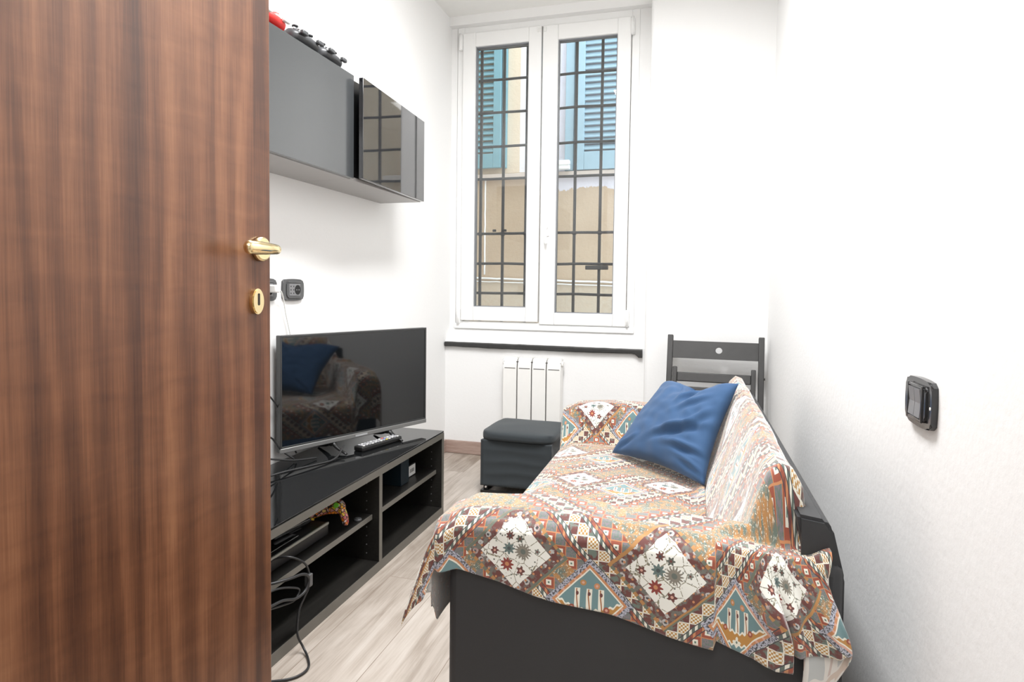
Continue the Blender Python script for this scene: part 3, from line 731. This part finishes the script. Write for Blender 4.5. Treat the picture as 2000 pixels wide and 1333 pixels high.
# tangle behind / beside the TV
tc_ = thing('cable_tangle', 'tangle of black cables on the bench top left of the television', 'cables', (-1.38, 1.90, BH))
random.seed(3)
def tang(pts, r):
    bm = bmesh.new(); tube(bm, spline(pts, 7), r, 8); obj('cord', bm, m_rubber, tc_)
tang([(-.04, -.30, .012), (.02, -.18, .010), (.06, -.06, .012), (.10, .06, .008), (.12, .16, .006), (.10, .26, .03)], .0038)
tang([(-.06, -.24, .05), (-.03, -.12, .065), (.00, -.04, .045), (.02, .05, .02), (.05, .15, .006)], .0032)
tang([(-.07, -.28, .20), (-.06, -.16, .24), (-.055, -.04, .28), (-.055, .05, .22), (-.05, .10, .12), (-.03, .14, .02)], .003)
tang([(-.07, -.20, .12), (-.05, -.10, .09), (-.045, .0, .11), (-.04, .06, .05), (-.01, .10, .008)], .0035)

# ------------------------------------------------------------------ OTTOMAN
ot = thing('storage_stool', 'dark slate fabric storage stool with a padded lid beside the sofa', 'stool', (-.990, 2.965, 0), R(-1.4))
OW, OD = .362, .36
def fabric_box():
    bm = bmesh.new(); n, mz = 22, 26
    cor = [(0, 0), (OW, 0), (OW, OD), (0, OD)]; rows = []
    for j in range(mz+1):
        z = .045+(.275-.045)*j/mz; row = []
        for s in range(4):
            (ax, ay), (bx_, by_) = cor[s], cor[(s+1) % 4]
            for k in range(n):
                t = k/n; x = ax+(bx_-ax)*t; y = ay+(by_-ay)*t
                e = math.sin(math.pi*t)**.5
                wv = -.007*e*(.4+.6*abs(math.sin(z*55+.8*noise.noise(Vector((t*2+s*5, z*4, 3))))))-.004*e
                nx, ny = ((0, -1), (1, 0), (0, 1), (-1, 0))[s]
                row.append(bm.verts.new((x+nx*wv, y+ny*wv, z)))
        rows.append(row)
    N = 4*n
    for a, b_ in zip(rows, rows[1:]):
        for k in range(N): f = bm.faces.new((a[k], a[(k+1) % N], b_[(k+1) % N], b_[k])); f.smooth = True
    bm.faces.new(rows[0][::-1]); bm.faces.new(rows[-1]); return bm
obj('fabric_body', fabric_box(), m_otto, ot)
bm = bmesh.new(); n = 24; g = []
for i in range(n+1):
    row = []
    for j in range(n+1):
        u_, v_ = -1+2*i/n, -1+2*j/n
        x = u_*(OW/2+.006); y = v_*(OD/2+.006)
        r4 = (abs(u_)**6+abs(v_)**6); k = 1 if r4 < 1 else r4**(-1/6)*1.0
        x *= (k if r4 > 1 else 1); y *= (k if r4 > 1 else 1)
        z = .318+.008*(1-u_**2)*(1-v_**2) - .006*(max(abs(u_), abs(v_))**10) + .002*noise.noise(Vector((x*9, y*9, 1)))
        row.append(bm.verts.new((OW/2+x, OD/2+y, z)))
    g.append(row)
for i in range(n):
    for j in range(n): f = bm.faces.new((g[i][j], g[i+1][j], g[i+1][j+1], g[i][j+1])); f.smooth = True
bd = [g[i][0] for i in range(n)]+[g[n][j] for j in range(n)]+[g[i][n] for i in range(n, 0, -1)]+[g[0][j] for j in range(n, 0, -1)]
prev = bd
for dz, infl in ((-.010, .003), (-.022, .003), (-.034, .0015), (-.036, -.012)):
    cur = []
    for v in bd:
        d = Vector((v.co.x-OW/2, v.co.y-OD/2, 0)); d.normalize(); cur.append(bm.verts.new(v.co+d*infl+Vector((0, 0, dz))))
    for k in range(len(bd)): f = bm.faces.new((prev[k], prev[(k+1) % len(bd)], cur[(k+1) % len(bd)], cur[k])); f.smooth = True
    prev = cur
obj('lid', bm, m_otto, ot)
bm = bmesh.new()
for (x0_, x1_, y0_, y1_) in ((0, OW, .0, .014), (0, OW, OD-.014, OD), (0, .014, .014, OD-.014), (OW-.014, OW, .014, OD-.014)): bx(bm, x0_, x1_, y0_, y1_, .0, .022, bev=.001)
for x_, y_ in ((0, 0), (OW-.02, 0), (0, OD-.02), (OW-.02, OD-.02)): bx(bm, abs(x_-.012), abs(x_-.012)+.02, abs(y_-.014), abs(y_-.014)+.02, .0, .10)
obj('frame', bm, m_black, ot)
for x_ in (.030, OW-.03):
    bm = bmesh.new(); cyl(bm, (x_, .004, .041), (0, -1, 0), .005, .010, 12); obj('stud', bm, m_chrome, ot)

# ------------------------------------------------------------------ FOLDING CHAIR leaning on the pier
ch = thing('folding_chair', 'black wooden folding chair folded flat and leaning in the corner behind the sofa', 'chair', (-.125, 3.30, 0), R(-3))
CW = .475; lean = Matrix.Rotation(R(-12), 4, 'X')
def cpart(name, bm):
    bmesh.ops.transform(bm, matrix=lean, verts=bm.verts[:]); return obj(name, bm, m_chair, ch)
CH = .81
for x_ in (0, CW-.028): cpart('post', box(x_, x_+.028, -.018, .018, .0, CH, bev=.004))
bm = bmesh.new()
hx, hz, hr = CW/2+.02, .735, .0165
# top rail with a round hole
outer = [(.028, .690), (CW-.028, .690), (CW-.028, .778), (.028, .778)]
def rail_hole():
    bm = bmesh.new(); N = 32
    for yy, flip in ((-.009, 1), (.009, 0)):
        pass
    def ringpts(y): return [bm.verts.new((hx+hr*math.cos(2*math.pi*k/N), y, hz+hr*math.sin(2*math.pi*k/N))) for k in range(N)]
    def outpts(y):
        o = []
        for k in range(N):
            a = 2*math.pi*k/N; dx, dz = math.cos(a), math.sin(a)
            ts = []
            if dx > 1e-9: ts.append((CW-.028-hx)/dx)
            if dx < -1e-9: ts.append((.028-hx)/dx)
            if dz > 1e-9: ts.append((.780-hz)/dz)
            if dz < -1e-9: ts.append((.690-hz)/dz)
            t = min(ts); o.append(bm.verts.new((hx+dx*t, y, hz+dz*t)))
        return o
    f1, f2, o1, o2 = ringpts(-.008), ringpts(.008), outpts(-.008), outpts(.008)
    # snap the four nearest to the corners
    for o, y in ((o1, -.008), (o2, .008)):
        for cx, cz in ((.028, .690), (CW-.028, .690), (CW-.028, .780), (.028, .780)):
            v = min(o, key=lambda q: (q.co.x-cx)**2+(q.co.z-cz)**2); v.co = Vector((cx, y, cz))
    for k in range(N):
        l = (k+1) % N
        bm.faces.new((f1[k], f1[l], o1[l], o1[k])); bm.faces.new((f2[l], f2[k], o2[k], o2[l])); bm.faces.new((f1[l], f1[k], f2[k], f2[l])); bm.faces.new((o1[k], o1[l], o2[l], o2[k]))
    return bm
cpart('top_rail', rail_hole())
for x_ in (.034, CW-.062): cpart('inner_post', box(x_, x_+.022, -.058, -.024, .03, .640, bev=.004))
cpart('seat_rail', box(.056, CW-.062, -.052, -.028, .565, .612, bev=.004))
cpart('seat_rail', box(.056, CW-.062, -.052, -.028, .515, .540, bev=.003))
for k in range(5): cpart('seat_slat', box(.060, CW-.066, -.050, -.034, .10+k*.078, .165+k*.078, bev=.003))
bm = bmesh.new(); cyl(bm, (CW, 0, .60), (1, 0, 0), .006, .005, 12); cpart('bolt', bm)

# ------------------------------------------------------------------ SOFA
SX0, SX1, SY0, SY1 = -.462, .20, 1.178, 2.625
so = thing('sofa', 'small charcoal leatherette sofa along the right wall, under a patterned throw', 'sofa', (0, 1.9, 0))
def sy(y): return y-1.9
obj('arm', box(SX0, .262, sy(SY0), sy(1.30), .04, .562, bev=.02, seg=3), m_sofa, so)
obj('arm', box(SX0, .262, sy(2.505), sy(SY1), .04, .555, bev=.02, seg=3), m_sofa, so)
obj('base', box(SX0+.012, .24, sy(1.302), sy(2.503), .04, .26, bev=.01), m_sofa, so)
obj('seat_cushion', box(SX0+.004, .075, sy(1.304), sy(2.501), .26, .402, bev=.025, seg=4), m_sofa, so)
def back():
    bm = bmesh.new()
    extrude_poly(bm, [(.20, sy(1.19), .562), (.185, sy(1.19), .640), (.232, sy(1.19), .634), (.244, sy(1.19), .618), (.264, sy(1.19), .535), (.268, sy(1.19), .04), (.20, sy(1.19), .04)], (0, 1.42, 0))
    bmesh.ops.bevel(bm, geom=bm.edges[:], offset=.006, segments=2, affect='EDGES'); return bm
obj('back_panel', back(), m_sofa, so)
def bcush():
    bm = bmesh.new(); extrude_poly(bm, [(.085, sy(1.31), .40), (.125, sy(1.31), .62), (.150, sy(1.31), .672), (.182, sy(1.31), .672), (.188, sy(1.31), .62), (.188, sy(1.31), .40)], (0, 1.18, 0))
    bmesh.ops.bevel(bm, geom=bm.edges[:], offset=.01, segments=3, affect='EDGES'); return bm
obj('back_cushion', bcush(), m_sofa, so)
for x_, y_ in ((-.42, 1.22), (-.42, 2.58), (.22, 1.22), (.22, 2.58)):
    obj('leg', box(x_-.02, x_+.02, sy(y_)-.02, sy(y_)+.02, 0, .042), m_black, so)

# throw ------------------------------------------------------------
def smooth(a, b, x):
    t = max(0, min(1, (x-a)/(b-a))); return t*t*(3-2*t)
def lerp(a, b, t): return a+(b-a)*t
def poly(pts, t):
    for (t0, *a), (t1, *b) in zip(pts, pts[1:]):
        if t <= t1: k = (t-t0)/(t1-t0); return [lerp(x, y, k) for x, y in zip(a, b)]
    return list(pts[-1][1:])
CR = [(-.45, .578), (-.3, .590), (-.1, .588), (.05, .580), (.30, .570)]
def arm_top(x): return poly([(a, b) for a, b in CR], x)[0]
BUNCH = [(0, .052, -.002, .408), (.28, .118, -.004, .387), (.38, .150, -.028, .386), (.43, .176, -.040, .392), (.47, .178, -.020, .40), (.52, .163, -.006, .412), (.60, .190, -.026, .414), (.68, .212, -.012, .414), (.78, .248, -.030, .424), (.86, .268, -.022, .430), (.91, .262, -.010, .40), (.95, .235, -.006, .35), (1, .196, -.004, .335)]
def make_throw():
    # s: columns (front skirt p -> seat -> back b); t: rows (near skirt q -> body y -> far skirt)
    S = []                                  # (kind, value, u)
    for k in range(16): p = .30*(1-k/16); S.append(('f', p, -.472-p*.9))
    for k in range(72): x = -.472+(.522)*k/71; S.append(('s', x, x))
    nb = 84
    BK = [(0, .052, .412), (.12, .066, .46), (.30, .100, .56), (.45, .126, .648), (.55, .142, .692), (.63, .162, .712), (.70, .184, .704), (.76, .202, .670), (.82, .206, .640), (1, .206, .640)]
    for k in range(1, nb+1): b = k/nb; S.append(('b', b, .050+.36*b))
    Tt = []
    nq = 34
    for k in range(nq): Tt.append(('n', 1-k/nq, None))
    ys = []
    y = 1.172
    segs = [(1.172, 1.345, 48), (1.345, 2.49, 130), (2.49, 2.62, 16)]
    for a, b, n_ in segs:
        for k in range(n_): ys.append(a+(b-a)*k/n_)
    ys.append(2.62)
    for y in ys: Tt.append(('y', y, None))
    for k in range(1, 9): Tt.append(('z', .22*k/8, None))
    def armz(y, x):
        top = arm_top(x)
        # near arm cross-section
        if y < 1.40:
            e = smooth(1.300, 1.345, y); r = .012*(1-smooth(1.172, 1.20, y))
            return lerp(top-r, .414, e)
        if y > 2.44:
            e = smooth(2.478, 2.512, y); return lerp(.414, top-.012-.008*smooth(2.59, 2.62, y), e)
        return .414
    def varc(y):
        if y < 1.300: return y-1.172
        if y < 1.345: return .128+(y-1.3)/.045*.175
        if y < 2.478: return .303+y-1.345
        if y < 2.512: return 1.853+(y-2.478)/.034*.17
        return 2.023+y-2.512
    def hem(x):      # length of the near skirt at x
        zs = poly([(-.462, .488), (-.33, .466), (-.24, .452), (-.13, .440), (-.03, .418), (.05, .408), (.12, .390), (.17, .385), (.20, .40), (.26, .42), (.30, .42)], x)[0]
        return arm_top(x)-zs
    def wr(u, v, amp, f):
        return amp*noise.noise(Vector((u*f, v*f, 2.2)))
    bm = bmesh.new(); uvl = bm.loops.layers.uv.new('UVMap'); G = []; UV = []
    for kt, tv, _ in Tt:
        row = []; ruv = []
        for ks, sv, u in S:
            # body position for a y value
            y = tv if kt == 'y' else (1.172 if kt == 'n' else 2.62)
            if ks == 'f': x, z = -.472, armz(y, -.472)
            elif ks == 's': x, z = sv, armz(y, sv)
            else:
                xc, zc = poly(BK, sv); az = armz(y, .1)
                xa = .052+.186*sv; za = arm_top(xa)-.008*math.sin(math.pi*sv)+.014*smooth(.80, 1, sv)
                wgt = smooth(1.218, 1.258, y)*(1-smooth(2.50, 2.58, y))
                x = lerp(xa, xc, wgt); z = lerp(za, max(zc, az), wgt) if y < 1.5 or y > 2.4 else zc
                if wgt < 1: z += .022*math.sin(math.pi*wgt)*math.sin(math.pi*min(1, sv*1.2))
            if ks == 's':
                edge_ = smooth(-.472, -.43, x); z -= .016*(1-edge_)
                if 1.35 < y < 2.48:
                    z += wr(u, y, .006, 5)+wr(u, y, .003, 16)
                    z += .020*smooth(.0, .052, x)**2
            if kt == 'y' and ks == 's' and y <= 1.345: z += wr(u, y, .004, 12)
            if ks == 'b' and kt == 'y':
                amp = .006 if sv < .8 else .001
                x += wr(u*1.3, y, amp, 7)+.3*wr(u, y, amp, 26); z += wr(u, y*1.1+5, amp*.6, 9)
            pos = Vector((x, y, z)); v = varc(y)
            if ks == 'f' and kt != 'n':
                p = sv*lerp(.60, .80, smooth(1.172, 1.215, y)); pos.x = -.484-.010*smooth(0, .05, p)-.006*math.sin(y*16)*smooth(.03, .25, p); pos.z = z-.006-p
                pos.x -= .0
            if kt == 'n':
                q = tv*hem(x if ks != 'f' else -.472)
                v = -q
                if ks == 'f':
                    P = sv/.30*.145; q = tv*lerp(hem(-.472), .150, smooth(0, .05, P)); v = -q; rr = math.hypot(P, q); ph = math.atan2(q, P) if rr > 1e-6 else 0
                    out = rr*.36*max(0, math.sin(math.pi*min(1, max(0, ph/(math.pi/2)))**.80))**.8 if rr > 1e-6 else 0
                    pos = Vector((-.476-.008*smooth(0, .06, P)*(math.cos(ph)), 1.172-.010*math.sin(ph)*smooth(0, .03, rr), arm_top(-.472)-.016-.004-math.sqrt(max(0, rr*rr-(out*.55)**2))))
                    pos += Vector((-.86, -.50, 0))*out*.95
                    u = -.472-P
                else:
                    flare = .006*math.sin(u*23+1)*smooth(.0, .1, q)+wr(u, -q, .007, 9)*smooth(0, .05, q)
                    rnd = .012*smooth(0, .02, q)
                    edge_ = smooth(-.472, -.43, x) if ks == 's' else 1
                    pos = Vector((x, 1.172-rnd-max(0, .004+flare), z-q))
                    if ks == 'b':
                        b = sv; k = smooth(0, .03, q)
                        # bunched folds where the surplus of the back hangs together
                        xh, yh, zh = poly(BUNCH, b)
                        q = tv*(z-zh); k = smooth(0, .15, q)
                        pos.x = lerp(x, xh, k)+wr(u, -q, .004, 14); pos.y = 1.172-.008*smooth(0, .02, q)+yh*smooth(.01, .11, q)-.012*k*smooth(.2, .35, b)*abs(noise.noise(Vector((b*16, q*7, 0))))
                        pos.z = z-q
            if kt == 'z':
                v = varc(2.62)+tv; pos.z -= tv*(1 if ks != 'b' else .8); pos.y = 2.636+.004*math.sin(u*30)
            if ks == 'f' and kt == 'z': pos.x -= .02*tv
            row.append(bm.verts.new(pos)); ruv.append((u, v))
        G.append(row); UV.append(ruv)
    for i in range(len(G)-1):
        for j in range(len(S)-1):
            f = bm.faces.new((G[i][j], G[i][j+1], G[i+1][j+1], G[i+1][j])); f.smooth = True
            for l, (a, b_) in zip(f.loops, ((i, j), (i, j+1), (i+1, j+1), (i+1, j))): l[uvl].uv = UV[a][b_]
    return bm
th = obj('sofa_throw', make_throw(), [m_kilim, m_kilim_back], None)
for p in th.data.polygons: p.use_smooth = True
tag(th, 'orange, green and ivory kilim-patterned throw draped over the sofa', 'throw')
md = th.modifiers.new('thickness', 'SOLIDIFY'); md.thickness = .0012; md.offset = 0; md.material_offset = 1; md.material_offset_rim = 0

# ------------------------------------------------------------------ CUSHION
def pillow():
    bl, br, tr, tl = Vector((-.268, 2.32, .430)), Vector((.050, 1.995, .435)), Vector((.150, 2.13, .735)), Vector((-.088, 2.52, .675))
    n = 56; bm = bmesh.new()
    nrm = ((br-bl).cross(tl-bl)).normalized()      # towards camera side
    if nrm.y > 0: nrm = -nrm
    sides = []
    for sgn in (1, -1):
        g = []
        for i in range(n+1):
            row = []
            for j in range(n+1):
                a, b = i/n, j/n; u_, v_ = 2*a-1, 2*b-1
                pa = lerp(0, 1, a)
                # edges bow inward
                ai = a+ (.5-a)*.10*math.sin(math.pi*b); bi = b+(.5-b)*.10*math.sin(math.pi*a)
                p = bl.lerp(br, ai).lerp(tl.lerp(tr, ai), bi)-Vector((0, 0, .022*math.exp(-((a-.60)/.16)**2)*b**4))
                prof = max(0, (1-u_**2))**.42*max(0, (1-v_**2))**.42
                h = .072*prof
                w_ = 0
                if sgn > 0:
                    # sag and tension folds
                    d1 = math.hypot((a-.52)/.16, (b-1.0)/.16); h -= .05*math.exp(-d1*d1)*prof**.25
                    def fold(px, py, ang, ln_, wd, am):
                        ca, sa = math.cos(R(ang)), math.sin(R(ang)); dx, dy = a-px, b-py; s = dx*ca+dy*sa; t = -dx*sa+dy*ca+.10*s*s
                        return am*math.exp(-(s/ln_)**2)*(math.exp(-(t/wd)**2)-.8*math.exp(-((t+wd*1.7)/wd)**2))
                    w_ += fold(.66, .36, 28, .22, .030, .013)+fold(.80, .22, 8, .16, .026, .011)+fold(.84, .50, 60, .14, .028, .010)
                    w_ += fold(.60, .80, 62, .13, .030, .013)+fold(.44, .90, -52, .10, .026, .011)+fold(.88, .10, -10, .12, .022, .008)+fold(.72, .68, 40, .16, .03, .007)
                    w_ += fold(.12, .10, 35, .12, .02, .006)+.003*noise.noise(Vector((a*9, b*9, 4)))*1.5
                    w_ *= 1.35*min(1, prof*2.2)
                q = p+nrm*(sgn*h*(1 if sgn > 0 else .55)+w_)
                row.append(q)
            g.append(row)
        sides.append(g)
    V = {}
    def vt(s, i, j):
        k = ('e', i, j) if i in (0, n) or j in (0, n) else (s, i, j)
        if k not in V: V[k] = bm.verts.new(sides[s][i][j])
        return V[k]
    for s in (0, 1):
        for i in range(n):
            for j in range(n):
                f = [vt(s, i, j), vt(s, i+1, j), vt(s, i+1, j+1), vt(s, i, j+1)]
                bm.faces.new(f if s == 0 else f[::-1]).smooth = True
    return bm
tag(obj('cushion', pillow(), m_blue, None), 'blue square cushion leaning on the patterned sofa back', 'cushion')
